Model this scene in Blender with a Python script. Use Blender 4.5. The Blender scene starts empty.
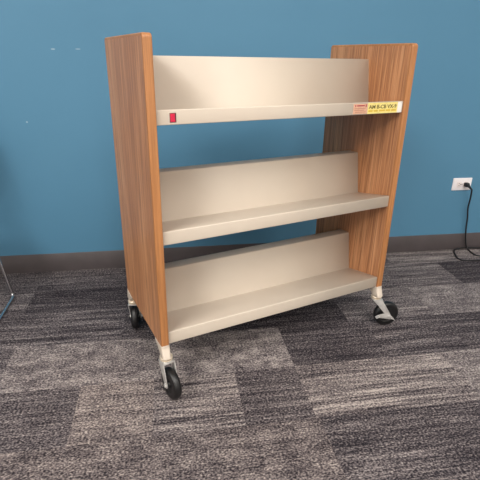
import bpy, bmesh, math, random
from mathutils import Vector, Matrix
random.seed(7)
S = bpy.context.scene
COL = S.collection
PI = math.pi

# ------------------------------------------------------------------ materials
def lin(r, g, b):
    f = lambda c: (c/255/12.92) if c/255 <= .04045 else ((c/255+.055)/1.055)**2.4
    return (f(r), f(g), f(b), 1)

class NT:
    def __init__(s, name):
        s.m = bpy.data.materials.new(name); s.m.use_nodes = True
        s.t = s.m.node_tree; s.b = s.t.nodes['Principled BSDF']
    def n(s, kind, **kw):
        nd = s.t.nodes.new(kind)
        for k, v in kw.items():
            if k in nd.inputs and not hasattr(nd, k): nd.inputs[k].default_value = v
            else:
                try: setattr(nd, k, v)
                except Exception: nd.inputs[k].default_value = v
        return nd
    def l(s, a, b): s.t.links.new(a, b)
    def val(s, sock, v):
        if isinstance(v, (int, float, tuple, list)): sock.default_value = v
        else: s.l(v, sock)
    def math(s, op, a, b=0.0, c=None):
        nd = s.t.nodes.new('ShaderNodeMath'); nd.operation = op
        s.val(nd.inputs[0], a); s.val(nd.inputs[1], b)
        if c is not None: s.val(nd.inputs[2], c)
        return nd.outputs[0]
    def mix(s, f, a, b, blend='MIX'):
        nd = s.t.nodes.new('ShaderNodeMix'); nd.data_type = 'RGBA'; nd.blend_type = blend
        s.val(nd.inputs['Factor'], f); s.val(nd.inputs['A'], a) if False else None
        s.val(nd.inputs[6], a); s.val(nd.inputs[7], b)
        return nd.outputs[2]
    def ramp(s, f, stops):
        nd = s.t.nodes.new('ShaderNodeValToRGB')
        e = nd.color_ramp.elements
        while len(e) < len(stops): e.new(.5)
        for i, (p, c) in enumerate(stops):
            e[i].position = p; e[i].color = c if len(c) == 4 else (*c, 1)
        s.l(f, nd.inputs[0]); return nd.outputs[0]
    def coords(s, scale, kind='Object', loc=(0, 0, 0)):
        tc = s.t.nodes.new('ShaderNodeTexCoord'); mp = s.t.nodes.new('ShaderNodeMapping')
        mp.inputs['Scale'].default_value = scale; mp.inputs['Location'].default_value = loc
        s.l(tc.outputs[kind], mp.inputs[0]); return mp.outputs[0]
    def noise(s, vec, scale=1, detail=2, rough=.5, dist=0):
        nd = s.t.nodes.new('ShaderNodeTexNoise')
        nd.inputs['Scale'].default_value = scale; nd.inputs['Detail'].default_value = detail
        nd.inputs['Roughness'].default_value = rough; nd.inputs['Distortion'].default_value = dist
        if vec is not None: s.l(vec, nd.inputs['Vector'])
        return nd.outputs[0]
    def bump(s, h, strength=.2, dist=.002):
        nd = s.t.nodes.new('ShaderNodeBump'); nd.inputs['Strength'].default_value = strength
        nd.inputs['Distance'].default_value = dist; s.l(h, nd.inputs['Height'])
        s.l(nd.outputs[0], s.b.inputs['Normal'])
    def setp(s, **kw):
        for k, v in kw.items(): s.val(s.b.inputs[k.replace('_', ' ')], v)

def plain(name, col, rough=.5, metal=0, spec=.5, var=.04, vs=40):
    m = NT(name)
    nz = m.noise(m.coords((1, 1, 1)), vs, 3)
    c2 = tuple(min(1, c*(1+var*2)) for c in col[:3]) + (1,); c1 = tuple(c*(1-var*2) for c in col[:3]) + (1,)
    m.setp(Base_Color=m.ramp(nz, [(.3, c1), (.7, c2)]), Roughness=rough, Metallic=metal)
    m.b.inputs['Specular IOR Level'].default_value = spec
    return m.m

M = {}
# painted wall
m = NT('blue_wall_paint')
n1 = m.noise(m.coords((1, 1, 1)), 1.2, 3); n2 = m.noise(m.coords((1, 1, 1)), 260, 2)
base = m.ramp(n1, [(.3, lin(78, 126, 155)), (.7, lin(82, 130, 159))])
tc = m.n('ShaderNodeTexCoord')
for (x, z, w, h) in ((-.352, 1.053, .009, .003), (-.249, 1.055, .011, .002), (-.506, .748, .004, .004)):   # small pale scuffs
    sub = m.n('ShaderNodeVectorMath', operation='SUBTRACT'); m.l(tc.outputs['Object'], sub.inputs[0]); sub.inputs[1].default_value = (x, 0, z)
    mul = m.n('ShaderNodeVectorMath', operation='MULTIPLY'); m.l(sub.outputs[0], mul.inputs[0]); mul.inputs[1].default_value = (1/w, 0, 1/h)
    ln = m.n('ShaderNodeVectorMath', operation='LENGTH'); m.l(mul.outputs[0], ln.inputs[0])
    base = m.mix(m.math('MULTIPLY', m.math('LESS_THAN', ln.outputs['Value'], 1.0), .45), base, lin(190, 205, 212))
m.setp(Base_Color=base, Roughness=.55); m.b.inputs['Specular IOR Level'].default_value = .35
m.bump(n2, .08, .001); M['wall'] = m.m
M['white_wall'] = plain('pale_wall_paint', lin(196, 193, 188), .7)
M['ceiling'] = plain('ceiling_tile', lin(225, 224, 220), .85)
M['base'] = plain('baseboard_vinyl', lin(70, 63, 64), .5, var=.05, vs=12)

# carpet: every plank carries its own yarn tone (r), streakiness (g), brownness (b)
m = NT('plank_carpet')
at = m.n('ShaderNodeAttribute', attribute_name='plank_yarn')
sp = m.n('ShaderNodeSeparateColor'); m.l(at.outputs['Color'], sp.inputs[0])
tone, streak, brown = sp.outputs
off = m.n('ShaderNodeCombineXYZ'); m.l(m.math('MULTIPLY', at.outputs['Alpha'], 37.0), off.inputs[0]); m.l(m.math('MULTIPLY', at.outputs['Alpha'], 53.0), off.inputs[1])
tc = m.n('ShaderNodeTexCoord')
add = m.n('ShaderNodeVectorMath', operation='ADD'); m.l(tc.outputs['Object'], add.inputs[0]); m.l(off.outputs[0], add.inputs[1])
def mapped(sc):
    mp = m.n('ShaderNodeMapping'); mp.inputs['Scale'].default_value = sc; m.l(add.outputs[0], mp.inputs[0]); return mp.outputs[0]
s1 = m.noise(mapped((1.6, 38, 1)), 1, 3, .6)            # wide bands of yarn colour
s2 = m.noise(mapped((6, 130, 1)), 1, 2, .6)             # single rows
bl = m.noise(mapped((13, 22, 1)), 1, 4, .65, .4)           # mottled clouds
lp = m.noise(mapped((150, 215, 1)), 1, 1, .5)           # loops
lp2 = m.noise(mapped((75, 110, 1)), 1, 2, .6)
ss = m.math('ADD', m.math('MULTIPLY', m.math('SUBTRACT', s1, .5), 1.7), m.math('MULTIPLY', m.math('SUBTRACT', s2, .5), 1.7))
bb = m.math('MULTIPLY', m.math('SUBTRACT', bl, .5), 1.7)
pat = m.math('ADD', m.math('MULTIPLY', ss, streak), m.math('MULTIPLY', bb, m.math('SUBTRACT', 1.0, streak)))
v = m.math('ADD', m.math('ADD', m.math('MULTIPLY', tone, .95), -.05), m.math('MULTIPLY', pat, m.math('MULTIPLY', m.math('ADD', tone, .35), 1.0)))
v = m.math('ADD', v, m.math('MULTIPLY', m.math('SUBTRACT', lp, .5), 1.9))
v = m.math('ADD', v, m.math('MULTIPLY', m.math('SUBTRACT', lp2, .5), .7))
col = m.ramp(v, [(0.0, lin(36, 33, 37)), (.25, lin(72, 66, 69)), (.55, lin(112, 104, 104)), (.8, lin(146, 137, 134)), (1.0, lin(176, 166, 160))])
warm = m.mix(m.math('MULTIPLY', brown, .55), col, (1.0, .86, .72, 1), 'MULTIPLY')
m.setp(Base_Color=warm, Roughness=.95); m.b.inputs['Specular IOR Level'].default_value = .12
m.bump(m.math('ADD', lp, m.math('MULTIPLY', lp2, .5)), .5, .003)
M['carpet'] = m.m

# oak
def oak(name, dark, mid, light, fine, rough, stretch=(26, 26, 1.1), pore=.55):
    m = NT(name)
    g1 = m.noise(m.coords(stretch), 1, 4, .62, .7)
    g2 = m.noise(m.coords((fine, fine, 5)), 1, 3, .6)
    g3 = m.noise(m.coords((6, 6, .5)), 1, 2)
    v = m.math('ADD', m.math('MULTIPLY', g1, .6), m.math('MULTIPLY', g3, .4))
    c = m.ramp(v, [(.35, dark), (.5, mid), (.66, light)])
    po = m.ramp(g2, [(.36, (0, 0, 0)), (.52, (1, 1, 1))])
    inv = m.math('MULTIPLY', m.math('SUBTRACT', 1.0, po), pore)
    c = m.mix(inv, c, tuple(x*.55 for x in dark[:3])+(1,))
    m.setp(Base_Color=c, Roughness=rough)
    m.b.inputs['Specular IOR Level'].default_value = .5
    m.bump(g2, .12, .001)
    return m.m
M['oak'] = oak('oak_veneer', lin(152, 100, 66), lin(188, 132, 91), lin(210, 158, 115), 210, .4, (85, 85, 2.6), .65)
M['oak_edge'] = oak('oak_edging', lin(156, 104, 62), lin(177, 121, 75), lin(192, 138, 89), 190, .42, pore=.35)

# cream powder coated steel
m = NT('cream_enamel')
n1 = m.noise(m.coords((1, 1, 1)), 5, 3); n2 = m.noise(m.coords((1, 1, 1)), 420, 2)
m.setp(Base_Color=m.ramp(n1, [(.3, lin(193, 180, 165)), (.7, lin(197, 185, 170))]), Roughness=.42)
m.bump(n2, .06, .0006); M['cream'] = m.m
M['cap'] = plain('cream_corner_enamel', lin(206, 193, 178), .4, var=.02)
M['zinc'] = plain('zinc_plate', lin(205, 202, 198), .36, .55, var=.06, vs=60)
M['brass_zinc'] = plain('warm_zinc', lin(222, 208, 188), .4, .45, var=.05, vs=80)
M['chrome'] = plain('chrome', lin(205, 205, 208), .1, 1, var=.01)
M['rubber'] = plain('black_rubber', lin(20, 19, 20), .42, var=.08, vs=70)
M['hub'] = plain('black_hub', lin(24, 23, 24), .45)
M['black_plastic'] = plain('black_plastic', lin(26, 25, 28), .45)
M['outlet'] = plain('white_plastic', lin(232, 226, 228), .35, var=.01)
M['outlet_face'] = plain('outlet_face', lin(226, 216, 214), .4, var=.01)
M['slot'] = plain('slot_dark', lin(70, 55, 45), .6)
M['steel'] = plain('screw_steel', lin(180, 178, 175), .35, .8)
M['red'] = plain('red_sticker', lin(200, 30, 66), .4, var=.05)
M['red_edge'] = plain('dark_print', lin(92, 42, 52), .5)
M['pink'] = plain('pink_label_paper', lin(206, 160, 134), .6, var=.06, vs=140)
M['pinkprint'] = plain('red_print', lin(158, 60, 66), .6)
M['tanprint'] = plain('tan_print', lin(176, 128, 104), .6)
M['yellow'] = plain('yellow_label_paper', lin(226, 208, 128), .55, var=.05, vs=120)
M['ink'] = plain('label_ink', lin(104, 92, 44), .6)
M['goldprint'] = plain('gold_print', lin(205, 172, 60), .6)
M['whitepaper'] = plain('white_label_paper', lin(226, 220, 214), .55, var=.02)
M['fabric'] = plain('dark_chair_plastic', lin(38, 40, 46), .55)

# ------------------------------------------------------------------ mesh helpers
def link(name, bm, mat, parent=None, smooth=True, loc=None):
    bmesh.ops.recalc_face_normals(bm, faces=bm.faces)
    me = bpy.data.meshes.new(name); bm.to_mesh(me); bm.free()
    for x in (mat if isinstance(mat, (list, tuple)) else [mat]): me.materials.append(x)
    if smooth:
        me.polygons.foreach_set('use_smooth', [True]*len(me.polygons))
        me.set_sharp_from_angle(angle=math.radians(38))
    o = bpy.data.objects.new(name, me); COL.objects.link(o)
    if parent: o.parent = parent
    if loc: o.location = loc
    return o
def tag(o, label=None, cat=None, group=None, kind=None):
    if label: o['label'] = label
    if cat: o['category'] = cat
    if group: o['group'] = group
    if kind: o['kind'] = kind
    return o
def empty(name, loc, rz=0):
    o = bpy.data.objects.new(name, None); COL.objects.link(o); o.empty_display_size = .05
    o.location = loc; o.rotation_euler = (0, 0, rz); return o
def box(bm, x0, x1, y0, y1, z0, z1, bev=0, seg=2, mi=0):
    b2 = bmesh.new(); bmesh.ops.create_cube(b2, size=1)
    for v in b2.verts: v.co = Vector((x0+(v.co.x+.5)*(x1-x0), y0+(v.co.y+.5)*(y1-y0), z0+(v.co.z+.5)*(z1-z0)))
    if bev: bmesh.ops.bevel(b2, geom=b2.edges[:], offset=bev, segments=seg, profile=.5, affect='EDGES')
    merge(bm, b2, mi=mi)
def merge(bm, b2, mat=None, mi=0):
    if mat is not None: bmesh.ops.transform(b2, matrix=mat, verts=b2.verts)
    mp = {v: bm.verts.new(v.co) for v in b2.verts}
    for f in b2.faces:
        try: nf = bm.faces.new([mp[v] for v in f.verts]); nf.material_index = mi
        except ValueError: pass
    b2.free()
def fillet(pts, r, n=4, closed=False):
    out = []; N = len(pts)
    for i, p in enumerate(pts):
        p = Vector(p)
        if not closed and i in (0, N-1): out.append(p); continue
        a = Vector(pts[i-1]) - p; b = Vector(pts[(i+1) % N]) - p
        ri = r[i] if isinstance(r, (list, tuple)) else r
        if ri <= 0: out.append(p); continue
        ang = a.angle(b)
        if abs(ang - PI) < 1e-3: out.append(p); continue
        d = min(ri/math.tan(ang/2), a.length*.48, b.length*.48)
        rr = d*math.tan(ang/2)
        a.normalize(); b.normalize(); bis = (a+b).normalized()
        c = p + bis*(rr/math.sin(ang/2))
        s = p + a*d - c; e = p + b*d - c; th = s.angle(e)
        for k in range(n+1):
            t = k/n
            out.append(c + (s*math.sin((1-t)*th) + e*math.sin(t*th))/math.sin(th))
    return out
def tube(bm, pts, rad, seg=12, closed=False, caps=True):
    pts = [Vector(p) for p in pts]; N = len(pts); rings = []
    nrm = None
    for i in range(N):
        if closed: t = (pts[(i+1) % N]-pts[i-1]).normalized()
        else: t = (pts[min(i+1, N-1)]-pts[max(i-1, 0)]).normalized()
        if nrm is None: nrm = t.orthogonal().normalized()
        nrm = (nrm - t*nrm.dot(t)).normalized(); bn = t.cross(nrm)
        r = rad[i] if isinstance(rad, (list, tuple)) else rad
        rings.append([bm.verts.new(pts[i]+(nrm*math.cos(2*PI*k/seg)+bn*math.sin(2*PI*k/seg))*r) for k in range(seg)])
    for i in range(N if closed else N-1):
        A, B = rings[i], rings[(i+1) % N]
        sh = 0
        if closed and i == N-1: sh = min(range(seg), key=lambda s: (A[0].co-B[s].co).length)
        for k in range(seg): bm.faces.new((A[k], A[(k+1) % seg], B[(k+1+sh) % seg], B[(k+sh) % seg]))
    if caps and not closed: bm.faces.new(rings[0]); bm.faces.new(rings[-1])
def catmull(P, n=8):
    P = [Vector(p) for p in P]; Q = [P[0]*2-P[1]]+P+[P[-1]*2-P[-2]]; out = []
    for i in range(1, len(Q)-2):
        p0, p1, p2, p3 = Q[i-1:i+3]
        for k in range(n):
            t = k/n
            out.append(.5*((2*p1)+(p2-p0)*t+(2*p0-5*p1+4*p2-p3)*t*t+(3*p1-p0-3*p2+p3)*t**3))
    out.append(P[-1]); return out
def lathe(bm, prof, axis='z', seg=32, c=(0, 0, 0), mi=0):
    """prof: (radius, height) list; closed onto the axis where radius is 0"""
    rings = []
    def put(r, h, a):
        if axis == 'z': p = (r*math.cos(a), r*math.sin(a), h)
        elif axis == 'y': p = (r*math.cos(a), h, r*math.sin(a))
        else: p = (h, r*math.cos(a), r*math.sin(a))
        return bm.verts.new((p[0]+c[0], p[1]+c[1], p[2]+c[2]))
    for r, h in prof:
        rings.append([put(r, h, 0)] if r < 1e-7 else [put(r, h, 2*PI*k/seg) for k in range(seg)])
    for A, B in zip(rings, rings[1:]):
        for k in range(seg):
            j = (k+1) % seg
            if len(A) == 1 and len(B) == 1: break
            if len(A) == 1: f = (A[0], B[k], B[j])
            elif len(B) == 1: f = (A[k], A[j], B[0])
            else: f = (A[k], A[j], B[j], B[k])
            nf = bm.faces.new(f); nf.material_index = mi
def prism(bm, poly, axis, a, b, bev=0):
    """extrude polygon of 2-D points along an axis from a to b"""
    b2 = bmesh.new()
    def P(p, h):
        return {'x': (h, p[0], p[1]), 'y': (p[0], h, p[1]), 'z': (p[0], p[1], h)}[axis]
    A = [b2.verts.new(P(p, a)) for p in poly]; B = [b2.verts.new(P(p, b)) for p in poly]
    b2.faces.new(A); b2.faces.new(B)
    for i in range(len(poly)): b2.faces.new((A[i], A[(i+1) % len(A)], B[(i+1) % len(A)], B[i]))
    bmesh.ops.recalc_face_normals(b2, faces=b2.faces)
    if bev: bmesh.ops.bevel(b2, geom=[e for e in b2.edges if e.calc_face_angle(0) > .6], offset=bev, segments=2, profile=.5, affect='EDGES')
    merge(bm, b2)
def rrect(y0, y1, z0, z1, r, n=6):
    out = []
    for cy, cz, a in ((y1-r, z1-r, 0), (y0+r, z1-r, PI/2), (y0+r, z0+r, PI), (y1-r, z0+r, 3*PI/2)):
        for k in range(n+1):
            t = a + PI/2*k/n; out.append((cy+r*math.cos(t), cz+r*math.sin(t)))
    return out

# ------------------------------------------------------------------ the room
X0, X1, Y0, H = -3.0, 3.6, -6.2, 3.5
# carpet of planks: rows parallel to the blue wall
bounds = [0.0]; y = -.16
while y > Y0: bounds.append(y); y -= .2525
bounds.append(Y0)
rows = {   # row index : [(x where the plank starts, tone, streak, brown)]
 0: [(X0, .4, .8, 0), (-.5, .42, .55, 0), (.3, .45, .7, 0), (1.3, .6, .8, .1), (1.9, .55, .8, 0), (2.6, .5, .5, 0)],
 1: [(X0, .5, .8, 0), (-.53, .25, .85, 0), (.0, .27, .9, 0), (.62, .45, .8, 0), (1.05, .5, .9, 0), (1.55, .22, .8, 0), (2.07, .4, .8, 0), (2.6, .5, .5, 0)],
 2: [(X0, .4, .9, 0), (-.6, .38, 1, 0), (-.1, .3, .9, 0), (.34, .25, .8, 0), (.84, .55, .8, 0), (1.24, .6, .4, 0), (1.75, .5, .5, 0)],
 3: [(X0, .45, .6, 0), (-.49, .62, .15, .12), (.03, .66, .1, .05), (.53, .28, .9, 0), (.9, .33, .95, 0), (1.24, .3, .9, 0), (1.75, .5, .5, 0)],
 4: [(X0, .4, .5, 0), (-.72, .40, .6, .1), (-.21, .62, .45, .5), (.03, .50, 1, .2), (.31, .36, .7, .1), (.53, .64, .85, .2), (1.10, .66, .3, .1), (1.6, .4, .5, 0)],
 5: [(X0, .5, .3, .3), (-.46, .5, .3, .45), (.04, .48, .3, .4), (.54, .33, .9, .05), (1.04, .34, .95, 0), (1.55, .5, .4, .2)],
}
bm = bmesh.new(); lay = bm.loops.layers.float_color.new('plank_yarn')
for i in range(len(bounds)-1):
    row = rows.get(i)
    if row is None:
        row = []; x = X0 - random.random()*.5
        while x < X1:
            row.append((max(x, X0), random.choice((.3, .4, .5, .6)), random.random(), random.random()*.3)); x += .5
    for k, (xa, t, s, br) in enumerate(row):
        xb = row[k+1][0] if k+1 < len(row) else X1
        if xb - xa < 1e-4: continue
        f = bm.faces.new([bm.verts.new(p) for p in ((xa, bounds[i+1], 0), (xb, bounds[i+1], 0), (xb, bounds[i], 0), (xa, bounds[i], 0))])
        rnd = random.random()
        for lo in f.loops: lo[lay] = (t, s, br, rnd)
floor = tag(link('floor', bm, M['carpet'], smooth=False), kind='structure')

def plane_obj(name, pts, mat):
    bm = bmesh.new(); bm.faces.new([bm.verts.new(p) for p in pts]); return tag(link(name, bm, mat, smooth=False), kind='structure')
bm = bmesh.new(); box(bm, X0, X1, 0, .1, 0, H); tag(link('wall_back', bm, M['wall'], smooth=False), kind='structure')
bm = bmesh.new(); box(bm, X0-.1, X0, Y0, .1, 0, H); tag(link('wall_left', bm, M['white_wall'], smooth=False), kind='structure')
bm = bmesh.new(); box(bm, X1, X1+.1, Y0, .1, 0, H); tag(link('wall_right', bm, M['white_wall'], smooth=False), kind='structure')
bm = bmesh.new(); box(bm, X0-.1, X1+.1, Y0-.1, Y0, 0, H); tag(link('wall_front', bm, M['white_wall'], smooth=False), kind='structure')
bm = bmesh.new(); box(bm, X0-.1, X1+.1, Y0-.1, .1, H, H+.1); tag(link('ceiling', bm, M['ceiling'], smooth=False), kind='structure')
# vinyl cove base with a small toe
bm = bmesh.new()
prism(bm, fillet([(0, 0), (-.0060, 0), (-.0050, .006), (-.0035, .0955), (-.002, .0975), (0, .0975)], [0, .001, .012, 0, 0, 0], 4, True), 'x', X0, X1)
tag(link('baseboard_back', bm, M['base']), kind='structure')

# ------------------------------------------------------------------ book cart
TH = math.radians(18.309)
cart = tag(empty('book_cart', (.43575, -.6573, 0), TH),
           'double-sided library book cart with oak end panels, three cream sloped shelves and black caster wheels', 'book cart')
L, T, D, ZB, ZT = .8679, .025, .4234, .1825, 1.0813
XP = L/2 + T/2          # panel mid-plane
def panel(sx):
    h = D/2
    def outline(d, r): return rrect(-h+d, h-d, ZB+d, ZT-d, max(r-d, .002), 8)
    bm = bmesh.new()
    prism(bm, outline(.007, .012), 'x', -T/2, T/2)
    p = link('side_panel', bm, M['oak'], cart); p.location = (sx*XP, 0, 0)
    sec = [(-T/2, .0072)] + [(-T/2+.004*(1-math.cos(a)), .004*(1-math.sin(a))) for a in [PI/2*k/5 for k in range(6)]]
    sec += [(T/2-.004*(1-math.cos(a)), .004*(1-math.sin(a))) for a in [PI/2*k/5 for k in range(5, -1, -1)]] + [(T/2, .0072)]
    bm = bmesh.new(); rings = []
    for x, d in sec: rings.append([bm.verts.new((x, a, b)) for a, b in outline(d, .012)])
    n = len(rings[0])
    for i in range(len(rings)):
        A, B = rings[i], rings[(i+1) % len(rings)]
        for k in range(n): bm.faces.new((A[k], A[(k+1) % n], B[(k+1) % n], B[k]))
    e = link('edge_band', bm, M['oak_edge'], p); e['label'] = 'solid oak rounded edge strip'
    return p
panel(-1); panel(1)

tiers = [(1.0303, .8705, .9012, .8636), (.6918, .5366, .5664, .5263), (.354, .2004, .232, .1904)]
YL = .2041
def shelf(bt, c, lt, lb):
    P = [(-YL+.016, lb), (-YL, lb), (-YL, lt), (-.0392, c), (-.0132, bt), (.0346, bt), (.0606, c), (YL, lt), (YL, lb), (YL-.016, lb)]
    P = fillet([(0, a, b) for a, b in P], [0, .0015, .0022, .003, .002, .002, .003, .0022, .0015, 0], 4)
    bm = bmesh.new(); x = L/2 - .0004
    A = [bm.verts.new((-x, p.y, p.z)) for p in P]; B = [bm.verts.new((x, p.y, p.z)) for p in P]
    for i in range(len(P)-1): bm.faces.new((A[i], A[i+1], B[i+1], B[i]))
    o = link('shelf', bm, M['cream'], cart)
    md = o.modifiers.new('sheet', 'SOLIDIFY'); md.thickness = .0016; md.offset = 0
    return o
shelves = [shelf(*t) for t in tiers]
# stickers on the lip of the top shelf
yl = -YL - .0010
def lip_quad(bm, x0, x1, z0, z1, d, mi=0):
    box(bm, x0, x1, yl-d, yl+.0004, z0, z1, mi=mi)
bm = bmesh.new()
lip_quad(bm, -.3975, -.3795, .8690, .8932, .0004, 1)
lip_quad(bm, -.3955, -.3830, .8708, .8915, .0007, 0)
lip_quad(bm, -.3915, -.3900, .8750, .8880, .0009, 2); lip_quad(bm, -.3885, -.3870, .8750, .8880, .0009, 2)
o = link('red_sticker', bm, [M['red'], M['red_edge'], M['red']], shelves[0], False); o['label'] = 'small crimson sticker at the left end of the lip'
bm = bmesh.new()
lip_quad(bm, .2175, .2755, .8660, .8970, .0005, 0)
lip_quad(bm, .2310, .2630, .8895, .8935, .0007, 1); lip_quad(bm, .2235, .2275, .8880, .8945, .0007, 1); lip_quad(bm, .2675, .2715, .8870, .8950, .0007, 1)
for k, (a, b) in enumerate(((.224, .268), (.222, .262), (.225, .270))):
    lip_quad(bm, a, b, .8815-k*.0055, .8838-k*.0055, .0007, 2)
o = link('pink_label', bm, [M['pink'], M['pinkprint'], M['tanprint']], shelves[0], False); o['label'] = 'pinkish tan paper label with red print'
bm = bmesh.new()
lip_quad(bm, .2780, .4090, .8648, .8990, .0005, 0)
lip_quad(bm, .4092, .4290, .8645, .8992, .0005, 1)
for a, b in ((.281, .300), (.304, .322), (.328, .354), (.358, .378), (.382, .404)):
    lip_quad(bm, a, b, .8705, .8765, .0007, 2)
yl_label = link('yellow_label', bm, [M['yellow'], M['whitepaper'], M['goldprint']], shelves[0], False)
yl_label['label'] = 'yellow printed label with dark characters and a white end'
# dark characters along the upper half of the label: worn, only their rhythm is readable
ft = bpy.data.curves.new('tmp', 'FONT'); ft.body = 'AM B-CB VX-9'; ft.size = .0165; ft.extrude = .0003; ft.space_character = .98; ft.offset = .0004
to = bpy.data.objects.new('tmp', ft); COL.objects.link(to)
bpy.context.view_layer.update()
me = bpy.data.meshes.new_from_object(to.evaluated_get(bpy.context.evaluated_depsgraph_get()))
bpy.data.objects.remove(to)
xs = [v.co.x for v in me.vertices]; w = max(xs)-min(xs); sx = .122/w; mnx = min(xs)
for v in me.vertices: v.co = Vector((.2815+(v.co.x-mnx)*sx, yl-.0007-v.co.z, .8805+v.co.y))
bm = bmesh.new(); bm.from_mesh(me)
bmt = bmesh.new(); bmt.from_mesh(yl_label.data)
merge(bmt, bm, mi=3); yl_label.data.materials.append(M['ink']); bmt.to_mesh(yl_label.data); bmt.free()

# cream metal corner caps and casters
def corner_cap(sx, sy):
    bm = bmesh.new(); h = D/2 + .0015; w = T/2 + .0015
    # wedge under the panel, tapering to a round stem; sections from top to bottom: (z, y_outer, y_inner, half width, roundness)
    secs = [(.1905, h, .140, w), (.1830, h, .143, w), (.1815, h, .144, w), (.170, h+.004, .162, w-.0002), (.157, h+.0095, .180, w-.0006), (.1475, h+.0115, .186, w-.001), (.1455, h+.0095, .188, w-.0025)]
    rings = []
    for z, yo, yi, hw in secs:
        rings.append([bm.verts.new((a, b*sy, z)) for a, b in rrect(-hw, hw, yi, yo, .006, 4)])
    n = len(rings[0])
    for A, B in zip(rings, rings[1:]):
        for k in range(n): bm.faces.new((A[k], A[(k+1) % n], B[(k+1) % n], B[k]))
    bm.faces.new(rings[-1]); bm.faces.new(rings[0])
    for v in bm.verts:      # the tongue on the panel's end stays thin: slope the top edge down away from the corner
        if v.co.z > .183:
            d = (h - abs(v.co.y))
            v.co.z = .1832 + max(0, .0075*(1-d/.030))
    o = link('corner_cap', bm, M['cap'], cart); o.location = (sx*XP, 0, 0)
PIV_Y, RW, AX = .198, .0535, .0535
def caster(sx, sy, ang, brake, TR):
    bm = bmesh.new()
    lathe(bm, [(0, .1335), (.019, .1335), (.0205, .1325), (.0205, .1295), (.019, .1285), (0, .1285)], 'z', 32)     # fork crown
    prism(bm, rrect(-.017, .023, -.0205, .0205, .004, 4), 'z', .1255, .1290, .0006)
    for s in (-1, 1):
        poly = [(-.016, .1290), (.019, .1290)]
        poly += [(TR+.0115*math.cos(t), AX+.0115*math.sin(t)) for t in [math.radians(20-k*24) for k in range(10)]]
        prism(bm, poly, 'y', s*.0180, s*.0206, .0006)
        lathe(bm, [(.0075, s*.0206), (.0075, s*.0238), (.006, s*.0250), (0, s*.0250)], 'y', 6, (TR, 0, AX))      # axle nut
    c = link('caster', bm, M['zinc'], cart)
    c.location = (sx*XP + .004, sy*PIV_Y, 0); c.rotation_euler = (0, 0, ang); c['label'] = 'zinc swivel fork'
    bm = bmesh.new(); t = .0155
    prof = [(.034, -.0125), (.043, -.0130), (.0475, -.0125), (.0508, -.0100), (.0527, -.0060), (RW, 0), (.0527, .0060), (.0508, .0100), (.0475, .0125), (.043, .0130), (.034, .0125), (.034, -.0125)]
    lathe(bm, prof, 'y', 48, (TR, 0, AX))
    w = link('tyre', bm, M['rubber'], c); w['label'] = 'black rubber tyre'
    bm = bmesh.new()
    prof = [(0, -.0150), (.011, -.0150), (.012, -.0140), (.0125, -.0090), (.030, -.0085), (.0342, -.0115), (.0342, .0115), (.030, .0085), (.0125, .0090), (.012, .0140), (.011, .0150), (0, .0150)]
    lathe(bm, prof, 'y', 40, (TR, 0, AX)); link('hub', bm, M['hub'], c)
    bm = bmesh.new()
    lathe(bm, [(0, .1475), (.0125, .1475), (.0125, .1440), (.0195, .1435), (.0212, .1415), (.0212, .1395), (.0195, .1378), (.0150, .1368), (.0150, .1350), (.0200, .1347), (.0212, .1338), (.0200, .1328), (0, .1328)], 'z', 36)
    link('swivel_collar', bm, M['brass_zinc'], c)
    if brake:
        PX = TR - .014
        bm = bmesh.new()
        poly = fillet([(p[0], p[1], 0) for p in [(PX-.054, AX+.003), (PX-.034, AX+.012), (PX-.010, AX+.016), (PX+.010, AX+.013), (PX+.026, AX+.001), (PX+.038, AX-.011), (PX+.034, AX-.016), (PX+.016, AX-.013), (PX-.006, AX-.007), (PX-.030, AX-.002)]], .003, 3, True)
        prism(bm, [(p.x, p.y) for p in poly], 'y', -.0290, -.0260, .0006)
        poly = [(PX-.048, AX+.003), (PX-.032, AX+.009), (PX-.032, AX+.0115), (PX-.048, AX+.0055)]
        prism(bm, poly, 'y', -.042, -.026, .0005)
        poly = [(PX+.020, AX-.005), (PX+.035, AX-.014), (PX+.036, AX-.0115), (PX+.021, AX-.0025)]
        prism(bm, poly, 'y', -.040, -.026, .0005)
        lathe(bm, [(0, -.031), (.006, -.031), (.0068, -.030), (.0068, -.020)], 'y', 20, (TR, 0, AX))
        o = link('brake_pedal', bm, M['zinc'], c); o['label'] = 'silver two-ended toe brake lever'
for sx, sy, a, b in ((-1, -1, math.radians(-82), False), (1, -1, math.radians(-17), True), (-1, 1, math.radians(66), False), (1, 1, math.radians(8), True)):
    corner_cap(sx, sy); caster(sx, sy, a, b, .054 if b else .028)

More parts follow.
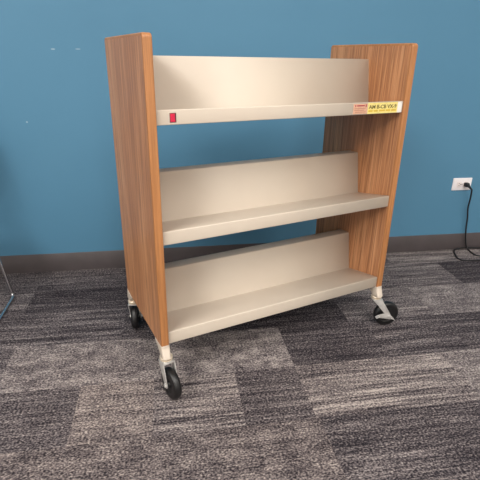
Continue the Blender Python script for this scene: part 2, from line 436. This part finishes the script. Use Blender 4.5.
# ------------------------------------------------------------------ outlet and cord
ox, oz = 1.727, .396
outlet = tag(empty('wall_outlet', (ox, 0, oz)), 'white horizontal duplex wall outlet above the baseboard, right of the book cart', 'outlet')
bm = bmesh.new()
rings = []
for d, yy in ((0, 0), (0, -.0025), (.0015, -.0045), (.004, -.0055)):
    rings.append([bm.verts.new((a, yy, b)) for a, b in rrect(-.0572+d, .0572-d, -.035+d, .035-d, max(.003-d*.4, .0012), 4)])
n = len(rings[0])
for A, B in zip(rings, rings[1:]):
    for k in range(n): bm.faces.new((A[k], A[(k+1) % n], B[(k+1) % n], B[k]))
bm.faces.new(rings[0]); bm.faces.new(rings[-1]); link('cover_plate', bm, M['outlet'], outlet)
for s in (-1, 1):
    bm = bmesh.new(); prism(bm, rrect(-.0145, .0145, -.0165, .0165, .009, 6), 'y', -.0078, -.005, .0008)
    r = link('receptacle', bm, M['outlet_face'], outlet); r.location = (s*.0195, 0, 0)
    bm = bmesh.new()
    box(bm, -.0055, .0030, -.0083, -.0070, .0048, .0068); box(bm, -.0045, .0030, -.0083, -.0070, -.0068, -.0048)
    lathe(bm, [(0, -.0083), (.0027, -.0083), (.0027, -.0070)], 'y', 16, (.0092, 0, 0))
    link('slot', bm, M['slot'], r)
bm = bmesh.new(); lathe(bm, [(0, -.0068), (.0025, -.0066), (.0035, -.0054)], 'y', 20); box(bm, -.0026, .0026, -.0071, -.0066, -.0004, .0004)
link('screw', bm, M['steel'], outlet)

cord = tag(empty('power_cord', (1.833, -.02, 0)), 'black power cord plugged into the wall outlet, dropping to a loop on the carpet', 'power cord')
off = Vector(cord.location)
bm = bmesh.new()
px, pz = ox+.0195, oz
sec = [(-.0082, .0125, .0110), (-.014, .0130, .0120), (-.024, .0120, .0115), (-.031, .0085, .0085), (-.040, .0060, .0060), (-.050, .0045, .0045)]
rings = []
for k, (yy, hx, hz) in enumerate(sec):
    dz = -.002*max(0, k-2)**1.6; dx = .0008*max(0, k-2)
    rings.append([bm.verts.new((px+dx+a-off.x, yy-off.y, pz+dz+b)) for a, b in rrect(-hx, hx, -hz, hz, min(hx, hz)*.6, 4)])
n = len(rings[0])
for A, B in zip(rings, rings[1:]):
    for k in range(n): bm.faces.new((A[k], A[(k+1) % n], B[(k+1) % n], B[k]))
bm.faces.new(rings[0]); bm.faces.new(rings[-1]); link('plug', bm, M['black_plastic'], cord)
R_ = .0042
P = [(px+.0024, -.047, pz-.0085), (px+.006, -.056, pz-.016), (1.757, -.054, .372), (1.769, -.041, .325), (1.778, -.027, .262), (1.791, -.024, .2), (1.799, -.021, .138), (1.810, -.021, .075), (1.826, -.022, .022),
     (1.833, -.036, .0065), (1.829, -.075, R_), (1.828, -.105, R_), (1.846, -.124, R_), (1.90, -.138, R_), (1.98, -.142, R_), (2.08, -.125, R_), (2.13, -.08, R_), (2.11, -.036, R_), (2.04, -.022, R_),
     (1.925, -.020, .007), (1.84, -.019, .0125), (1.79, -.020, .0125), (1.757, -.026, .0085), (1.735, -.046, R_), (1.711, -.100, R_), (1.699, -.133, R_), (1.708, -.160, R_), (1.74, -.171, R_), (1.81, -.176, R_), (1.92, -.19, R_), (2.1, -.22, R_), (2.4, -.26, R_), (2.7, -.24, R_), (3.0, -.2, R_)]
bm = bmesh.new(); tube(bm, [Vector(p)-off for p in catmull(P, 7)], R_, 10); link('cable', bm, M['black_plastic'], cord)

# ------------------------------------------------------------------ sled chair at the left edge
chair = tag(empty('chair', (-.93, -.47, 0)), 'chair at the left edge on a polished chrome bent-rod sled leg', 'chair')
def loc(p): return Vector(p) - Vector(chair.location)
r0 = .0068
bm = bmesh.new()
for s in (1, -1):
    X = lambda x: -.93 + s*(x+.93)
    P = [(X(-.690), -.235, .425), (X(-.612), -.264, r0), (X(-.612), -.70, r0), (X(-.690), -.66, .425)]
    tube(bm, fillet([loc(p) for p in P], .022, 7, True), r0, 12, True)
for yy in (-.30, -.60): tube(bm, [loc((-1.17, yy, .425)), loc((-.69, yy, .425))], .006, 10)
for s in (1, -1):
    tube(bm, fillet([loc(p) for p in [(-.93+s*.20, -.50, .432), (-.93+s*.20, -.225, .432), (-.93+s*.19, -.16, .80)]], .05, 8), .0065, 10)
link('frame', bm, M['chrome'], chair)
def pad(bm, f, nu=14, nv=14, th=.014):
    top = [[bm.verts.new(f(i/nu, j/nv, th/2)) for j in range(nv+1)] for i in range(nu+1)]
    bot = [[bm.verts.new(f(i/nu, j/nv, -th/2)) for j in range(nv+1)] for i in range(nu+1)]
    for i in range(nu):
        for j in range(nv):
            bm.faces.new((top[i][j], top[i+1][j], top[i+1][j+1], top[i][j+1])); bm.faces.new((bot[i][j], bot[i][j+1], bot[i+1][j+1], bot[i+1][j]))
    for i in range(nu):
        bm.faces.new((top[i][0], bot[i][0], bot[i+1][0], top[i+1][0])); bm.faces.new((top[i][nv], top[i+1][nv], bot[i+1][nv], bot[i][nv]))
    for j in range(nv):
        bm.faces.new((top[0][j], top[0][j+1], bot[0][j+1], bot[0][j])); bm.faces.new((top[nu][j], bot[nu][j], bot[nu][j+1], top[nu][j+1]))
def rs(u, v, k=.12):       # rounded-corner square in -1..1
    a, b = 2*u-1, 2*v-1
    return a*(1-k*b**4), b*(1-k*a**4)
bm = bmesh.new()
def fs(u, v, t):
    a, b = rs(u, v); return loc((-.93+a*.225, -.45+b*.215, .452+.012*a*a-.02*max(0, -b-.6)**2*4+t))
pad(bm, fs); link('seat', bm, M['fabric'], chair)
bm = bmesh.new()
def fb(u, v, t):
    a, b = rs(u, v); return loc((-.93+a*.22, -.175+.0*b+b*.032-.035*a*a+.0-t, .68+b*.15))
pad(bm, fb); link('backrest', bm, M['fabric'], chair)

# ------------------------------------------------------------------ light: the room's ceiling panels
def panel_light(name, x, y, power, sx=.6, sy=1.2, col=(1, .965, .92)):
    l = bpy.data.lights.new(name, 'AREA'); l.shape = 'RECTANGLE'; l.size = sx; l.size_y = sy; l.energy = power; l.color = col
    o = bpy.data.objects.new(name, l); COL.objects.link(o); o.location = (x, y, H-.02); return o
for lx, ly, p in ((-2.3, -2.9, 62), (.6, -2.9, 42), (2.8, -2.9, 24), (-2.3, -4.9, 74), (.6, -4.9, 84), (2.8, -4.9, 34)):
    panel_light('ceiling_panel_light', lx, ly, p, 1.2, 1.2)
w = bpy.data.worlds.new('World'); S.world = w; w.use_nodes = True
w.node_tree.nodes['Background'].inputs[0].default_value = (.5, .5, .5, 1); w.node_tree.nodes['Background'].inputs[1].default_value = .02

# ------------------------------------------------------------------ camera
cam = bpy.data.cameras.new('camera'); co = bpy.data.objects.new('camera', cam); COL.objects.link(co)
cam.sensor_width = 36; cam.lens = 442.156/480*36; cam.clip_start = .05
right = Vector((.9871158, -.15937785, .01418115)); up = Vector((.04750508, .37654615, .92517904)); fwd = Vector((.15279291, .91258517, -.37926591))
R3 = Matrix((right, up, -fwd)).transposed()
co.matrix_world = Matrix.Translation((.11272836, -2.17417118, 1.02592177)) @ R3.to_4x4()
S.camera = co
S.view_settings.view_transform = 'Standard'; S.view_settings.look = 'None'
S.view_settings.gamma = 1; S.view_settings.use_curve_mapping = False
S.view_settings.exposure = 0.6
